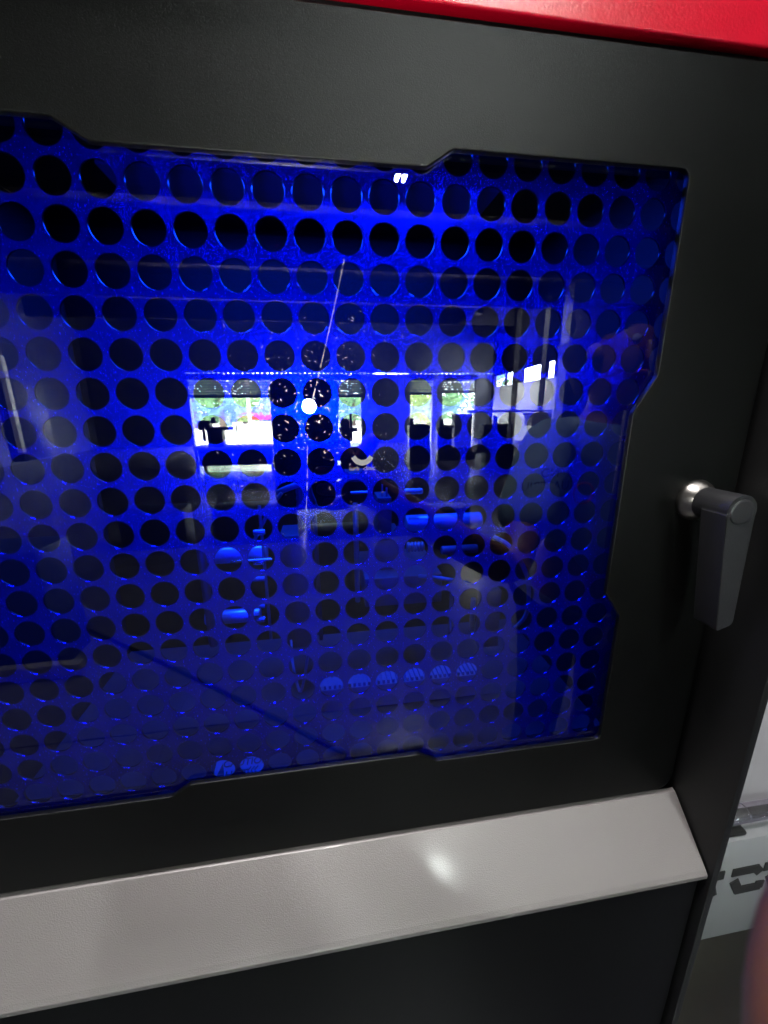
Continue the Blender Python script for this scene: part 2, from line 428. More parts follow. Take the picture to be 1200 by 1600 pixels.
cyl_z('support_post', 313, 850, 1010, 11, .11, M_dsteel)
cyl_z('ribbed_bellows', 467, 752, 845, 10, .13, M_dsteel, 9)
part('bearing_block', (436, 838), (492, 1010), .15, .19, M_dsteel)
part('bearing_block', (540, 742), (590, 752), .16, .2, M_dsteel)
cyl_z('support_post', 555, 786, 940, 7, .12, M_steel)
cyl_z('support_post', 490, 780, 1000, 6, .17, M_dsteel)
part('valve_block', (590, 778), (612, 842), .13, .16, M_dsteel)
cyl_z('valve_prong', 597, 757, 780, 2.5, .135, M_steel); cyl_z('valve_prong', 604, 762, 780, 2.5, .135, M_steel)
cyl_x('nozzle', 548, 576, 770, 4, .11, M_steel)
cyl_x('drive_roller', 634, 750, 818, 24, .12, M_satin)
cyl_x('ribbed_spacer', 636, 662, 855, 16, .11, M_steel, 5)
cyl_x('spindle_nose', 632, 660, 768, 9, .12, M_steel, 3)
part('spindle_housing', (585, 845), (632, 915), .14, .2, M_dsteel)
part('base_plate', (570, 905), (690, 940), .12, .2, M_dsteel)
cyl_z('guide_pin', 706, 925, 1000, 7, .10, M_chrome)
cyl_z('guide_pin', 740, 935, 985, 8, .12, M_steel)
cyl_x('collet', 690, 745, 860, 13, .15, M_dsteel)
part('bracket', (752, 925), (778, 1010), .10, .11, M_dsteel)
part('vent_comb', (500, 1080), (744, 1086), .055, .072, M_side2, .0005)
bm = bmesh.new()
a, b = at(500, 1080, .055), at(744, 1080, .055)
for k in range(34):
    x = a.x + (b.x - a.x) * k / 33; add_box(bm, (x - .0011, .056, a.z - .001), (x + .0011, .073, a.z + .0035))
bm_obj('comb_teeth', bm, M_side2, mach)
M_pblue = mat('blue_plastic_tube', (.25, .25, .27), .3)
for P, r in ([((760,835,.11),(792,850,.10),(815,880,.09),(826,915,.10),(822,960,.12),(800,985,.14)), .0022],
             [((428,772,.12),(452,762,.10),(478,756,.10),(486,775,.12),(496,800,.14)), .0026],
             [((395,850,.12),(420,800,.10),(440,770,.10)), .0016],
             [((655,900,.12),(700,905,.09),(740,915,.11),(760,935,.12)), .0018],
             [((455,1000,.14),(458,1040,.12),(470,1080,.11),(482,1020,.10)), .0014]):
    tube('hose', curve_pts([at(*p) for p in P]), r, M_pblue, mach)
# blade-like spatula shape at the far left
a = at(0, 884, .05); b = at(36, 872, .05)
mesh_obj('guard_lip', [(a.x-.03, .05, a.z+.006), (b.x, .05, b.z), (b.x-.004, .07, b.z-.006), (a.x-.03, .07, a.z-.004),
                       (a.x-.03, .048, a.z+.004), (b.x, .048, b.z-.002), (b.x-.004, .07, b.z-.008), (a.x-.03, .07, a.z-.006)],
         [(0,1,2,3),(4,7,6,5),(0,4,5,1),(1,5,6,2),(2,6,7,3),(3,7,4,0)], M_chrome, mach)
# warning label on a plate at the bottom of the chamber
M_lab = mat('pale_label', (.17, .20, .21), .5); M_ink = mat('label_ink', (.02, .02, .02), .6)
o0, o1, o2 = at(331, 1224, .022), at(412, 1218, .022), at(331, 1186, .042)
U = Vector((1, 0, 0)); Vv = Vector((0, o2.y - o0.y, o2.z - o0.z)); LW, LH = o1.x - o0.x, Vv.length; Vv.normalize(); Nn = U.cross(Vv)
LM = Matrix((U, Vv, Nn)).transposed().to_4x4(); LM.translation = o0
def on_label(o): o.data.transform(LM); return o
bm = bmesh.new(); add_box(bm, (0, 0, -.0012), (LW, LH, 0)); la = on_label(bm_obj('caution_label', bm, M_lab, mach))
def ltext(body, x, y): return text_mesh('label_lettering', body, LH * .40, LM @ Matrix.Translation((x * LW, y * LH, .0004)), M_ink, la, th=.0001, bold=.0002)
ltext('CAUTION', .62, .56); ltext('HOT', .45, .10)
on_label(mesh_obj('warning_triangle', [(LW*.06, LH*.2, .0003), (LW*.22, LH*.2, .0003), (LW*.14, LH*.75, .0003), (LW*.06, LH*.2, .0007), (LW*.22, LH*.2, .0007), (LW*.14, LH*.75, .0007)],
         [(2,1,0),(3,4,5),(0,1,4,3),(1,2,5,4),(2,0,3,5)], M_ink, la))
bm = bmesh.new()
for k in range(3): add_tube(bm, [(LW * (.70 + .07*k) + .0011 * math.sin(q*1.3), LH * (.06 + q*.065), .0006) for q in range(7)], .0004, 6)
on_label(bm_obj('heat_symbol', bm, M_ink, la))

# ================================================================== the neighbouring machine on the right
M_white = mat('pale_grey_enamel', (.26, .262, .275), .42, noise=(12, .05), bump=(700, .15, .0005))
M_lilac = mat('pale_lilac_panel', (.20, .178, .21), .45, noise=(6, .05))
bx = thing('machine_bed', 'pale grey machine bed with black stencil lettering beside the black cabinet', 'machine', (.75, .2, 0))
box('bed_box', (.505, .10, .660), (1.35, .4615, .859), M_white, bx, .006)
box('pedestal', (.56, .16, 0), (1.30, .40, .6595), mat('dark_brown_base', (.070, .058, .046), .5, noise=(7, .2)), bx, .005)
sc_ = at(1175, 1268, .122)
sh = lathe('steel_shaft', (at(1160, 1270, .122).x - .060, .122, sc_.z), (1, 0, 0), [(0, .012), (.002, .0128), (.058, .0128), (.0590, .0118), (.0605, .0118), (.0615, .0128), (.250, .0128), (.255, .010)], mat('bright_shaft', (.85, .83, .88), .20, metal=.95), bx, 40)
box('shaft_rest', (at(1100, 1298, .105).x, .104, .8595), (at(1170, 1294, .105).x, .142, sc_.z - .0100), M_rub, bx, .004)
Yl = .0985
def stroke(pts, wd):
    # flat stencil strokes on the bed's face
    P = [at(*p, .10) for p in pts]; bm = bmesh.new()
    for p, q in zip(P, P[1:]):
        d = Vector((q.x - p.x, q.z - p.z)); d.normalize(); nn = Vector((-d.y, d.x)) * wd * .90; e = d * wd / 2.2
        add = [(p.x - e.x + nn.x, p.z - e.y + nn.y), (p.x - e.x - nn.x, p.z - e.y - nn.y), (q.x + e.x - nn.x, q.z + e.y - nn.y), (q.x + e.x + nn.x, q.z + e.y + nn.y)]
        y = Yl + random.random() * .0002
        v = [bm.verts.new((x, y, z)) for x, z in add] + [bm.verts.new((x, .1005, z)) for x, z in add]
        bm.faces.new(v[:4]); 
        for k in range(4): bm.faces.new((v[k], v[k+4], v[(k+1) % 4 + 4], v[(k+1) % 4]))
    return bm_obj('stencil_letter', bm, M_ink, bx)
stroke([(1095, 1374), (1127, 1367)], .0085); stroke([(1109, 1386), (1111, 1397)], .0085)
stroke([(1147, 1363), (1181, 1356), (1185, 1360)], .0080)
stroke([(1147, 1378), (1152, 1390), (1184, 1383), (1186, 1378)], .0080)
stroke([(1197, 1353), (1225, 1347)], .0085); stroke([(1203, 1368), (1208, 1384)], .0085)
cab = thing('lilac_cabinet', 'pale lilac painted cabinet behind the steel shaft, right of the black machine', 'cabinet', (.9, .5, 0))
box('cabinet_body', (.50, .47, 0), (1.9, .95, 1.9), M_lilac, cab, .004)
box('cabinet_door', (.52, .462, .10), (1.18, .469, 1.85), M_lilac, cab, .002)
box('door_handle', (1.10, .44, .95), (1.12, .461, 1.10), M_chrome, cab, .003)

# ================================================================== THE HALL (behind the photographer, seen in the pane)
M_floor = mat('sealed_concrete', (.07, .07, .09), .22, noise=(1.2, .18), bump=(6, .05, .002))
M_wall = mat('dark_blue_grey_wall', (.10, .11, .14), .7, noise=(.6, .1))
M_lwall = mat('pale_plaster_wall', (.60, .62, .64), .7, noise=(.8, .08))
M_ceil = mat('dark_roof_lining', (.012, .010, .010), .9, noise=(.5, .2), spec=.05)
M_dark0 = mat('lamp_housing_paint', (.03, .03, .03), .5)
M_beam = mat('dark_roof_beam', (.012, .012, .014), .7, spec=.1)
M_shut = mat('grey_shutter_slat', (.20, .21, .24), .4, metal=.4)
X1E = 6.95
X0, X1, YB, YF, HC = -8.0, 9.0, 2*GY - CAM.y - 16.0, 2.2, 4.4
floor = struct(box('floor', (X0, YB - .2, -.2), (X1, YF, -.008), mat('joint_grout', (.04, .04, .04), .7)))
bm = bmesh.new(); add_box(bm, (0, 0, 0), (1.192, 1.192, .0079)); tm = None
for i in range(14):
    for j in range(15):
        x, y = X0 + .05 + i * 1.2, YF - 1.25 - j * 1.2
        if tm is None: t = bm_obj('floor_slab', bm, M_floor, floor, False, .0015, 1); tm = t.data
        else: t = bpy.data.objects.new('floor_slab', tm); C.objects.link(t); t.parent = floor; t.matrix_parent_inverse = parent_inv(floor)
        t.location = (x, y, -.0079)
struct(box('ceiling', (X0, YB, HC), (X1E, YF, HC + .15), M_ceil)); struct(box('ceiling', (X1E, -9.2, HC), (X1, YF, HC + .15), M_ceil))
struct(box('wall', (X0 - .2, YB, -.2), (X0, YF, HC + .15), M_wall))
struct(box('wall', (X0, YF, -.2), (X1, YF + .2, HC + .15), M_wall))
# end wall with two roller-shutter doorways
ew = bmesh.new()
A0, A1, B0, B1 = -4.72, 1.50, 3.42, 6.08
zg0, zg1 = 2.56, 2.61
for x0, x1, z0, z1 in ((X0, A0, -.2, zg1 - .001), (A1, B0, -.2, zg0), (B1, X1E, -.2, zg0), (X0, X1E, zg1, HC), (A0, A1, 2.45, zg0), (B0, B1, 2.45, zg0), (4.32, 4.72, -.2, 2.45)):
    add_box(ew, (x0, YB - .2, z0), (x1, YB, z1))
k = X0
while k < X1E - .1:
    if k < A0 or 1.9 < k < 3.3: k += .17; continue
    add_box(ew, (k, YB - .12, zg0 + .0005), (k + .09, YB - .02, zg1 - .0005)); k += .17
endwall = struct(bm_obj('end_wall', ew, M_wall))
def shutter(x0, x1, z0, label):
    t = thing('roller_shutter', label, 'shutter', ((x0+x1)/2, YB, 0), 'half open roller shutters')
    z = z0
    while z < 2.44:
        box('shutter_slat', (x0, YB - .10, z), (x1, YB - .07, z + .082), M_shut, t, .012); z += .09
    lathe('shutter_drum', (x0, YB + .12, 2.45), (1, 0, 0), [(0, .10), (x1 - x0, .10)], M_beam, t, 20)
    box('bottom_rail', (x0, YB - .12, z0 - .06), (x1, YB - .05, z0 - .001), M_beam, t)
shutter(A0, A1, 1.78, 'grey roller shutter half down over the wide left doorway in the reflection')
shutter(B0, 4.31, 1.86, 'narrow grey roller shutter over the doorway near the middle of the reflection')
shutter(4.73, B1, 1.92, 'grey roller shutter over the doorway next to the pale side wall in the reflection')
for i, y in enumerate((-13.5, -11.0, -8.5, -6.0)):
    box('roof_beam', (X0, y, 3.9), (X1E - .4, y + .2, HC - .001), M_beam, endwall)
# side wall: pale plaster with a high window band and dark columns
def sw(t):    # t along from the far end (0) to near (1)
    a, b = Vector((6.75, YB)), Vector((5.62, 2*GY - CAM.y - 9.3)); return a + (b - a) * t
swall = bmesh.new()
def quadwall(bm, t0, t1, z0, z1, th=.03):
    a, b = sw(t0), sw(t1); n = Vector((b.y - a.y, -(b.x - a.x))).normalized() * -th
    if n.x < 0: n = -n
    v = [bm.verts.new((p.x, p.y, z)) for z in (z0, z1) for p in (a, b, b + n, a + n)]
    for f in ((0,1,2,3),(7,6,5,4),(0,4,5,1),(1,5,6,2),(2,6,7,3),(3,7,4,0)): bm.faces.new([v[i] for i in f])
quadwall(swall, 0, 1, -.2, 2.07)
side = struct(bm_obj('side_wall', swall, M_lwall))
bm = bmesh.new(); quadwall(bm, 0, 1, 2.46, HC, .03)
bm_obj('upper_cladding', bm, mat('black_cladding', (.003, .003, .004), .9, spec=0), side)
for t0, t1 in ((0, .02), (.27, .30), (.52, .57), (.79, .81), (.93, .95)):
    bm = bmesh.new(); quadwall(bm, t0, t1, 2.071, 2.459, .05); bm_obj('window_mullion', bm, M_beam, side)
for t0, t1, zz in ((.0, .04, 0.), (.42, .50, .0), (.80, .85, 0.)):
    bm = bmesh.new(); quadwall(bm, t0, t1, zz, HC - .01, .1)
    for v in bm.verts: v.co.x -= .02
    bm_obj('wall_column', bm, M_beam, side)
bm = bmesh.new(); a = sw(1)
add_box(bm, (a.x - .1, a.y, -.2), (a.x + .25, a.y + .35, HC)); add_box(bm, (a.x + .25, a.y + .02, -.2), (X1, a.y + .2, HC))
struct(bm_obj('return_wall', bm, M_wall))
struct(box('wall', (X1, a.y, -.2), (X1 + .2, YF, HC + .15), M_wall))
# daylight portals in the doorways (they only steer sampling of the sky)
for x0, x1, z1 in ((A0, A1, 1.75), (B0, B1, 1.9)):
    l = lamp('doorway_portal', 'AREA', ((x0+x1)/2, YB - .15, z1/2), (0, 1, 0), 1, (1, 1, 1), shape='RECTANGLE', size=x1-x0, size_y=z1)
    l.data.cycles.is_portal = True

# twin-tube ceiling battens; the first ends where its mirror image ends in the pane
M_tube = mat('lit_tube', (.9, .9, .9), .4, emit=((.93, 1.0, .96), 520.0))
M_batten = mat('white_batten', (.6, .6, .6), .4)
e = mir(624, 283, 4.6)
ltm = None
def batten(x, y0, z, label, L=1.45):
    t = thing('tube_light', label, 'ceiling light', (x, y0, z))
    box('light_body', (x - .05, y0, z + .03), (x + .05, y0 + L, z + .07), M_batten, t)
    for s in (-.034, .034):
        lathe('light_tube', (x + s, y0 + .02, z), (0, 1, 0), [(0, .019), (L - .04, .019)], M_tube, t, 12)
    for yy in (y0 + .1, y0 + L - .1): box('hanger', (x - .01, yy, z + .0705), (x + .01, yy + .02, HC - .001), M_beam, t)
batten(e.x + .02, e.y + 1.45, e.z, 'lit twin tube ceiling light nearer the machine, glaring on the red fascia', .6)
batten(e.x, e.y, e.z, 'short lit twin tube ceiling light whose end glints at the top of the window', .62)
#, e.z, 'lit twin tube ceiling light on the left side of the hall')
#, e.z, 'lit twin tube ceiling light at the far left of the hall')
#, e.z + .3, 'lit twin tube ceiling light at the far right of the hall')

fl = thing('wall_fill', 'floodlight added out of view to brighten the pale side wall of the hall', 'fill_lamp', (4.6, -11.8, 4.0))  # added unseen lamp, stands in for daylight on the pale wall
box('wall_fill_housing', (4.45, -11.95, 3.9), (4.62, -11.65, 4.1), M_dark0, fl, .01)
box('wall_fill_bracket', (4.5, -11.82, 4.101), (4.55, -11.78, HC), M_dark0, fl)
lamp('wall_fill_light', 'AREA', (4.63, -11.8, 4.0), (1, -.1, -1.5), 2200, (.95, .98, 1), shape='RECTANGLE', size=.25, size_y=.18)

pl = thing('fill_panel', 'added square edged fill panel over the machine, out of view', 'ceiling light', tuple(PL))  # fitting made up for the added overhead fill
box('fill_panel_frame', PL + Vector((-.62, -.32, .012)), PL + Vector((.62, .32, .05)), M_batten, pl, .004)
tube('fill_panel_hanger', [PL + Vector((0, 0, .051)), Vector((PL.x, PL.y, HC))], .01, M_beam, pl)

# furniture and machines of the hall
M_bench = mat('bench_grey', (.35, .36, .38), .4); M_dark = mat('dark_machine_paint', (.02, .022, .028), .45); M_rust = mat('brown_post_paint', (.16, .05, .03), .5)
M_cream = mat('cream_enamel', (.55, .53, .45), .5); M_blu = mat('navy_cabinet_paint', (.02, .03, .12), .4)
def g(px, py, D): return mir(px, py, D)
def floor_D(px, py):
    r = ray(px, py); r = r / r.y; return -CAM.z / r.z
# table in front of the wide doorway
def table(px0, px1, pyt, D, label, m=M_bench, dep=.7, name='workbench'):
    a, b = g(px0, pyt, D), g(px1, pyt, D); t = thing(name, label, 'workbench', ((a.x+b.x)/2, a.y, 0))
    box('table_top', (a.x, a.y - dep, a.z - .05), (b.x, a.y, a.z), m, t, .006)
    for x in (a.x + .06, b.x - .06):
        for y in (a.y - dep + .06, a.y - .06): box('leg', (x - .03, y - .03, 0), (x + .03, y + .03, a.z - .051), M_dark, t)
    box('drawer_unit', (a.x + .09, a.y - dep + .1, a.z - .42), (b.x - .09, a.y - .1, a.z - .052), M_dark, t)
    return t, a, b
t, a, b = table(300, 428, 700, 9.5, 'grey workbench below the wide doorway in the reflection')
def lump(name, label, cat, D, blocks, m=M_dark):
    t = thing(name, label, cat, tuple(g(blocks[0][0], blocks[0][3], D)))
    for i, (x0, y0, x1, y1, kind) in enumerate(blocks):
        a, b = g(x0, y0, D), g(x1, y1, D); r = abs(b.x - a.x) / 2
        if kind == 'b': box('machine_housing', (a.x, a.y - .3, b.z), (b.x, a.y, a.z), m, t, min(.02, r * .3))
        elif kind == 'z': lathe('machine_column', ((a.x+b.x)/2, a.y - .15, b.z), (0, 0, 1), [(0, r), (a.z - b.z, r * .8)], m, t, 16)
        else: rr = (a.z - b.z) / 2; lathe('machine_arm', (a.x, a.y - .15, (a.z+b.z)/2), (1, 0, 0), [(0, rr), ((b.x - a.x), rr * .7)], m, t, 16)
    return t
lump('drill_press', 'black bench drill standing at the left of the wide doorway', 'machine', 9.6,
     [(322, 668, 350, 702, 'b'), (308, 658, 328, 672, 'b'), (326, 652, 336, 662, 'z'), (345, 667, 362, 673, 'x'), (312, 670, 320, 690, 'z')])
lump('post', 'brown painted post standing in the wide doorway', 'post', 9.7, [(367, 655, 376, 760, 'z')], M_rust)
lump('engine_stand', 'dark engine on a stand in the middle doorway of the reflection', 'machine', 10, [(532, 655, 548, 702, 'b'), (546, 646, 552, 690, 'z'), (530, 668, 560, 676, 'x'), (532, 700, 566, 780, 'b')])
lump('compressor', 'low dark compressor silhouetted in the doorway right of centre', 'machine', 10, [(640, 664, 672, 700, 'b'), (641, 654, 649, 668, 'z'), (652, 662, 668, 672, 'x'), (640, 700, 672, 770, 'b')])
lump('scooter', 'dark scooter shape standing in the doorway beside the grey partition', 'scooter', 10.4, [(684, 668, 706, 700, 'b'), (688, 655, 696, 668, 'z'), (692, 664, 712, 670, 'x'), (684, 700, 740, 775, 'b')])
lump('partition', 'grey blue partition cabinet beside the doorway next to the pale wall', 'cabinet', 10.8, [(711, 647, 732, 790, 'b')], mat('partition_paint', (.22, .24, .33), .5))
lump('lathe', 'dark lathe in front of the pale side wall', 'machine', 8.6, [(756, 663, 800, 700, 'b'), (775, 650, 781, 665, 'z'), (745, 697, 850, 706, 'b'), (760, 706, 845, 790, 'b')])
lump('tool_trolley', 'cream topped tool trolley by the near end of the pale wall', 'trolley', 7.2, [(832, 648, 858, 665, 'b'), (836, 665, 855, 690, 'z'), (824, 645, 868, 648, 'x')], M_cream)
lump('machine_stand', 'dark machine stand under the cream topped trolley', 'machine', 7.1, [(815, 690, 870, 800, 'b')])
lump('pipe_rail', 'thin grey pipe rail along the pale wall', 'rail', 7.6, [(735, 641, 868, 644, 'x'), (862, 644, 865, 690, 'z'), (800, 644, 802, 690, 'z')], M_bench)
lump('standing_board', 'pale standing board with a bright edge strip at the far left of the window', 'board', 2.6, [(-30, 532, 40, 722, 'b')], mat('board_face', (.035, .04, .055), .35))
aa, bb = mir(6, 556, 2.55), mir(42, 706, 2.55)
tag(box('edge_strip', (mir(20,630,2.55).x - .012, aa.y, bb.z), (mir(20,630,2.55).x + .012, aa.y + .03, aa.z), mat('bright_aluminium', (.75, .75, .75), .25, metal=.3)), 'bright aluminium strip standing in front of the pale board', 'strip')
lump('low_cabinet', 'low navy cabinet mirrored in the lower left of the window', 'cabinet', 2.25, [(-90, 870, 104, 1062, 'b')], M_blu)
M_kick = mat('kick_board_wood', (.16, .15, .13), .6, noise=(20, .2))
a, b = mir(-60, 1075, 2.15), mir(135, 1085, 2.15)
tag(box('kick_board', (a.x, a.y - .05, .002), (b.x, a.y, .09), M_kick, bevel=.004), 'brownish kick board lying in front of the low navy cabinet', 'board')
lump('stacked_crate', 'dark crates and machine bed mirrored across the middle of the window', 'machine', 4.3, [(180, 800, 300, 900, 'b'), (330, 795, 470, 905, 'b'), (590, 800, 730, 915, 'b'), (480, 830, 585, 905, 'b')])
# black hose lying across the floor
P = []
for p in ((60, 948), (100, 968), (250, 1035), (400, 1108), (540, 1180), (680, 1250)):
    q = mir(*p, floor_D(*p)); q.z = .012; P.append(q)
tag(tube('floor_hose', curve_pts(P), .011, M_rub), 'black hose running diagonally across the floor in the reflection', 'hose')

# ---- outside
struct(box('ground', (-60, YB - 90, -.3), (60, YB - .2, -.21), mat('pale_paving', (.55, .54, .52), .9, noise=(.3, .15))))
M_leafs = [mat('leaf_green', (.20, .36, .12), .6), mat('leaf_dark_green', (.12, .26, .12), .6), mat('leaf_yellow_green', (.32, .42, .16), .6)]
M_bark = mat('bark', (.10, .07, .05), .9)
crowns = []
for v in range(3):
    rnd = random.Random(v); V, Fc = [], []
    cl = [(rnd.uniform(-1.7, 1.7), rnd.uniform(-1.4, 1.4), rnd.uniform(1.0, 4.6), rnd.uniform(.6, 1.1)) for _ in range(16)]
    for _ in range(2600):
        cx, cy, cz, rr = rnd.choice(cl); d = Vector((rnd.gauss(0, 1), rnd.gauss(0, 1), rnd.gauss(0, 1))).normalized() * rr * rnd.uniform(.6, 1)
        p = Vector((cx, cy, cz)) + d; s = rnd.uniform(.07, .15); u = Vector((rnd.gauss(0, 1), rnd.gauss(0, 1), rnd.gauss(0, 1))).normalized(); w = u.orthogonal().normalized()
        b = len(V); V += [p + u*s, p + w*s*.6, p - u*s, p - w*s*.6]; Fc.append((b, b+1, b+2, b+3))
    me = bpy.data.meshes.new('crown'); me.from_pydata([tuple(q) for q in V], [], Fc); me.materials.append(M_leafs[v]); crowns.append(me)
treel = ['tree left of the white mast outside the wide doorway', 'broad tree filling the left of the wide doorway', 'dark tree behind the white mast outside', 'tree right of the white mast outside the wide doorway',
         'tree framed by the middle of the wide doorway', 'dark green tree outside the narrow doorway', 'tree outside the doorway next to the pale wall', 'yellowish tree at the right of that doorway',
         'tree seen through the far end of the high window band', 'tree seen through the middle of the high window band', 'tree seen through the near end of the high window band']
spots = [(-9.5, -33), (-7.0, -30.5), (-4.0, -35), (-1.5, -32), (2.5, -33.5), (6.0, -31), (9.0, -34), (12.5, -32)]
for i, (x, y) in enumerate(spots):
    t = thing('tree', treel[i], 'tree', (x, y, -.2), 'trees outside the hall')
    lathe('trunk', (x, y, -.2), (0, 0, 1), [(0, .22), (1.6, .15), (3.6, .06)], M_bark, t, 10)
    o = bpy.data.objects.new('crown', crowns[i % 3]); C.objects.link(o); o.parent = t; o.location = (0, 0, -.4); o.rotation_euler.z = i * 1.3; o.scale = (1.25, 1.25, 1.1)
hd = thing('hedge', 'low green hedge behind the parking area outside the doorways', 'hedge', (0, -46, -.2))
for i in range(13):
    o = bpy.data.objects.new('hedge_clump', crowns[i % 2]); C.objects.link(o); o.parent = hd; o.location = (-14 + i * 2.4, 0, -1.2); o.rotation_euler.z = i; o.scale = (1.3, 1.2, .8)
lathe_o = lathe('mast', (mir(389, 640, 24).x, mir(389, 640, 24).y, -.2), (0, 0, 1), [(0, .10), (6, .07)], mat('white_mast_paint', (.8, .8, .8), .5))
tag(lathe_o, 'white mast standing outside the wide doorway', 'mast')
def car(x, y, m, label):
    t = thing('parked_car', label, 'car', (x, y, -.2), 'cars parked outside')
    bm = bmesh.new(); prof = [(-2.1,.35),(-2.1,.85),(-1.3,.98),(-.7,1.42),(.75,1.42),(1.35,.95),(2.1,.82),(2.1,.35)]
    A = [bm.verts.new((x+u, y-.8, w-.2)) for u, w in prof]; B = [bm.verts.new((x+u, y+.8, w-.2)) for u, w in prof]
    for k in range(len(prof)): j = (k+1) % len(prof); bm.faces.new((A[k], A[j], B[j], B[k]))
    bm.faces.new(A); bm.faces.new(B[::-1]); bm_obj('body', bm, m, t, True, .08, 3)
    for u in (-1.35, 1.35):
        for s in (-.82, .62): lathe('wheel', (x+u, y+s, .12), (0, 1, 0), [(0, .3), (.2, .3)], M_rub, t, 16)
    box('side_window', (x-.85, y+.79, .80), (x+.9, y+.815, 1.12), M_dark, t, .01)
q = mir(408, 652, 40); car(q.x, q.y, mat('red_car_paint', (.5, .03, .02), .3), 'red car parked outside the wide doorway beyond the mast')
q = mir(655, 650, 38); car(q.x, q.y, mat('white_car_paint', (.7, .7, .72), .3), 'white car parked outside the doorway right of centre')

# ================================================================== phone and photographer
M_phone = mat('black_phone_glass', (.012, .012, .014), .25)
ph = thing('phone', 'black phone held up to the window, its flash lit', 'phone', tuple(CAM))
def campl(x, u, z): return CAM + c_right * x - c_down * u + c_fwd * z
bm = bmesh.new(); oc = fillet([Vector(p) for p in [(-.054,.026),(.0205,.026),(.0205,-.134),(-.054,-.134)]], .009)
A = [bm.verts.new(campl(p.x, p.y, -.0045)) for p in oc]; B = [bm.verts.new(campl(p.x, p.y, -.0125)) for p in oc]
for k in range(len(oc)): j = (k+1) % len(oc); bm.faces.new((A[k], A[j], B[j], B[k]))
bm.faces.new(A); bm.faces.new(B[::-1]); bm_obj('phone_body', bm, M_phone, ph, True, .001, 2)
for x, u in ((0.0, -.0), (0.0, -.022), (-.020, -.012)):
    if (x, u) != (0.0, -.0): lathe('phone_lens', campl(x, u, -.0044), c_fwd, [(0, .0075), (.0012, .0075), (.0014, .006)], M_phone, ph, 24)
fr = lathe('flash_window', FLASH + Vector((0, -.0042, 0)), c_fwd, [(0, .0055), (.0015, .0055)], M_white, ph, 20)

M_skin = mat('skin', (.14, .060, .028), .5, bump=(500, .25, .0006), noise=(60, .12))
M_skin.node_tree.nodes['Principled BSDF'].inputs['Subsurface Weight'].default_value = 0.0
M_shirt = mat('pale_blue_grey_shirt', (.11, .18, .22), .8, noise=(12, .1)); M_trou = mat('dark_trousers', (.02, .025, .05), .8); M_hair = mat('dark_hair', (.02, .015, .012), .6)
pers = thing('person', 'photographer in a pale blue grey T-shirt and dark trousers holding up a phone', 'person', (.74, -.85, 0))
def skin(name, V, Ed, Rd, m, root=0, sub=2):
    me = bpy.data.meshes.new(name); me.from_pydata([tuple(v) for v in V], Ed, []); o = bpy.data.objects.new(name, me); C.objects.link(o)
    md = o.modifiers.new('s', 'SKIN'); md.use_smooth_shade = True; md.branch_smoothing = .6
    for i, r in enumerate(Rd):
        sv = me.skin_vertices[0].data[i]; sv.radius = (r, r) if not isinstance(r, tuple) else r; sv.use_root = i == root
    s = o.modifiers.new('u', 'SUBSURF'); s.levels = sub; s.render_levels = sub
    dg = bpy.context.evaluated_depsgraph_get(); m2 = bpy.data.meshes.new_from_object(o.evaluated_get(dg)); bpy.data.objects.remove(o)
    m2.materials.clear(); m2.materials.append(m); m2.shade_smooth()
    q = bpy.data.objects.new(name, m2); C.objects.link(q); q.parent = pers; q.matrix_parent_inverse = parent_inv(pers); return q
hx, hy = .80, -.88
wrist = campl(.085, -.135, -.03); palm = campl(.050, -.105, -.018); elbow = Vector((.40, -.56, 1.09)); sho = Vector((.60, -.80, 1.36))
V = [Vector((hx, hy, .93)), Vector((hx, hy, 1.12)), Vector((hx-.01, hy, 1.33)), Vector((hx-.01, hy+.02, 1.43)), Vector((hx, hy+.06, 1.50)), Vector((hx, hy+.07, 1.58)), Vector((hx, hy+.06, 1.66)),
     sho, (sho+elbow)/2, elbow, (elbow+wrist)/2, wrist, palm,
     Vector((hx+.19, hy, 1.36)), Vector((hx+.26, hy+.05, 1.10)), Vector((hx+.10, hy+.28, 1.08)), Vector((hx-.02, hy+.33, 1.12)),
     Vector((hx-.10, hy, .86)), Vector((hx-.11, hy+.02, .48)), Vector((hx-.12, hy-.02, .08)), Vector((hx+.10, hy, .86)), Vector((hx+.12, hy, .48)), Vector((hx+.13, hy-.03, .08)),
     Vector((hx-.13, hy+.12, .04)), Vector((hx+.14, hy+.11, .04))]
Ed = [(0,1),(1,2),(2,3),(3,4),(4,5),(5,6),(2,7),(7,8),(8,9),(9,10),(10,11),(11,12),(2,13),(13,14),(14,15),(15,16),(0,17),(17,18),(18,19),(0,20),(20,21),(21,22),(19,23),(22,24)]
Rd = [.135,.13,.14,.06,.075,.085,.065,.062,.050,.042,.036,.026,.030,.062,.045,.036,.026,.085,.058,.04,.085,.058,.04,.035,.035]
# five fingers wrapped on the phone's edge
fing = [[(.030,-.060,-.004),(.012,-.056,.006),(-.004,-.054,.004)], [(.032,-.082,-.004),(.012,-.080,.007),(-.010,-.078,.004)],
        [(.034,-.104,-.004),(.014,-.103,.007),(-.008,-.101,.004)], [(.036,-.124,-.004),(.018,-.124,.006),(.000,-.122,.004)],
        [(.036,-.070,-.030),(.020,-.045,-.026),(.004,-.030,-.022)]]
for ch in fing:
    prev = 12
    for k, p in enumerate(ch):
        V.append(campl(*p)); Ed.append((prev, len(V)-1)); Rd.append((.0095, .0088, .0075)[k]); prev = len(V)-1
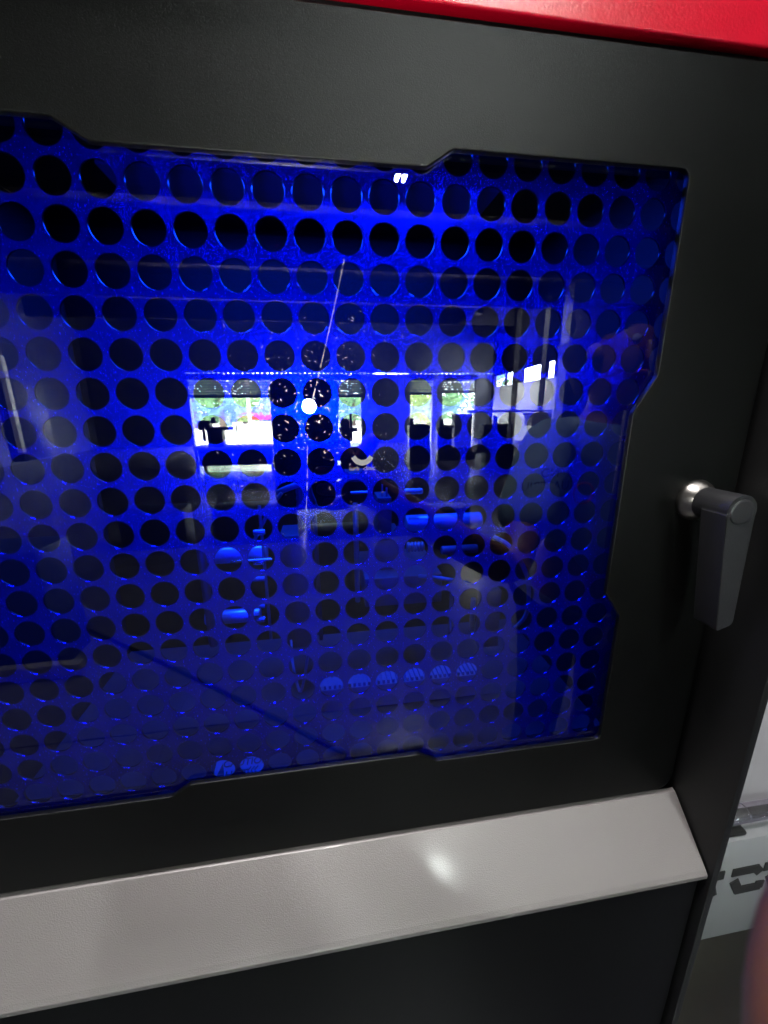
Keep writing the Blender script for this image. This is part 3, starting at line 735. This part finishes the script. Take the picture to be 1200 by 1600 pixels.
# the raised index finger whose blurred side enters the corner of the picture
for k, p in enumerate([(.0385,-.066,.028),(.0416,-.0444,.035),(.0560,-.022,.037)]):
    V.append(campl(*p)); Ed.append((12 if k == 0 else len(V)-2, len(V)-1)); Rd.append((.0095, .0092, .0085)[k])
skin('body', V, Ed, Rd, M_skin)
def sleeve(r0): return r0
V = [Vector((hx, hy, .90)), Vector((hx, hy, 1.12)), Vector((hx-.01, hy, 1.33)), Vector((hx-.01, hy+.015, 1.40)), sho, sho.lerp(elbow, .45), sho.lerp(elbow, .8), Vector((hx+.19, hy, 1.36)), Vector((hx+.24, hy+.03, 1.18))]
skin('shirt', V, [(0,1),(1,2),(2,3),(2,4),(4,5),(5,6),(2,7),(7,8)], [.155,.15,.16,.085,.082,.075,.085,.082,.08], M_shirt)
V = [Vector((hx, hy, .95)), Vector((hx-.10, hy, .84)), Vector((hx-.11, hy+.02, .48)), Vector((hx-.12, hy-.02, .12)), Vector((hx+.10, hy, .84)), Vector((hx+.12, hy, .48)), Vector((hx+.13, hy-.03, .12))]
skin('trousers', V, [(0,1),(1,2),(2,3),(0,4),(4,5),(5,6)], [.15,.11,.078,.065,.11,.078,.065], M_trou)
skin('hair', [Vector((hx, hy+.02, 1.60)), Vector((hx, hy+.03, 1.69)), Vector((hx, hy-.03, 1.56))], [(0,1),(0,2)], [.092,.075,.07], M_hair)
for s in (-1, 1):
    lathe('ear', (hx + s*.082, hy+.06, 1.575), (s, 0, 0), [(0, .028), (.01, .022), (.014, .012)], M_skin, pers, 14)
    lathe('eye', (hx + s*.032, hy+.143, 1.60), (0, 1, 0), [(0, .013), (.006, .010), (.009, .004)], M_white, pers, 14)
lathe('nose', (hx, hy+.15, 1.595), (0, .35, -1), [(0, .008), (.03, .015), (.045, .012), (.05, .006)], M_skin, pers, 12)
box('mouth', (hx-.024, hy+.145, 1.522), (hx+.024, hy+.153, 1.530), mat('lips', (.35, .10, .08), .5), pers, .003)
# the shirt's print (reads mirrored in the pane)
q = mir(826, 806, .80)
ps = Matrix.Translation((sho.lerp(elbow, .35)) + Vector((-.02, .088, .0))) @ Matrix.Rotation(math.pi, 4, 'Z') @ RX
text_mesh('shirt_print', 'ND', .03, ps @ Matrix.Translation((0, .02, 0)), M_ink, pers, th=.0004)
text_mesh('shirt_print', 'TUABERIU', .03, ps @ Matrix.Translation((0, -.01, 0)), M_ink, pers, th=.0004)
em = Vector((hx - .13, hy + .150, 1.22))
ring = [Vector((em.x + .03*math.cos(a*.2618), em.z + .03*math.sin(a*.2618))) for a in range(24)]; ring2 = [Vector((em.x + .026*math.cos(a*.2618), em.z + .026*math.sin(a*.2618))) for a in range(24)]
flat_shape('shirt_emblem', [ring, ring2], em.y, em.y + .003, 0, mat('red_emblem', (.4, .03, .03), .6), pers)
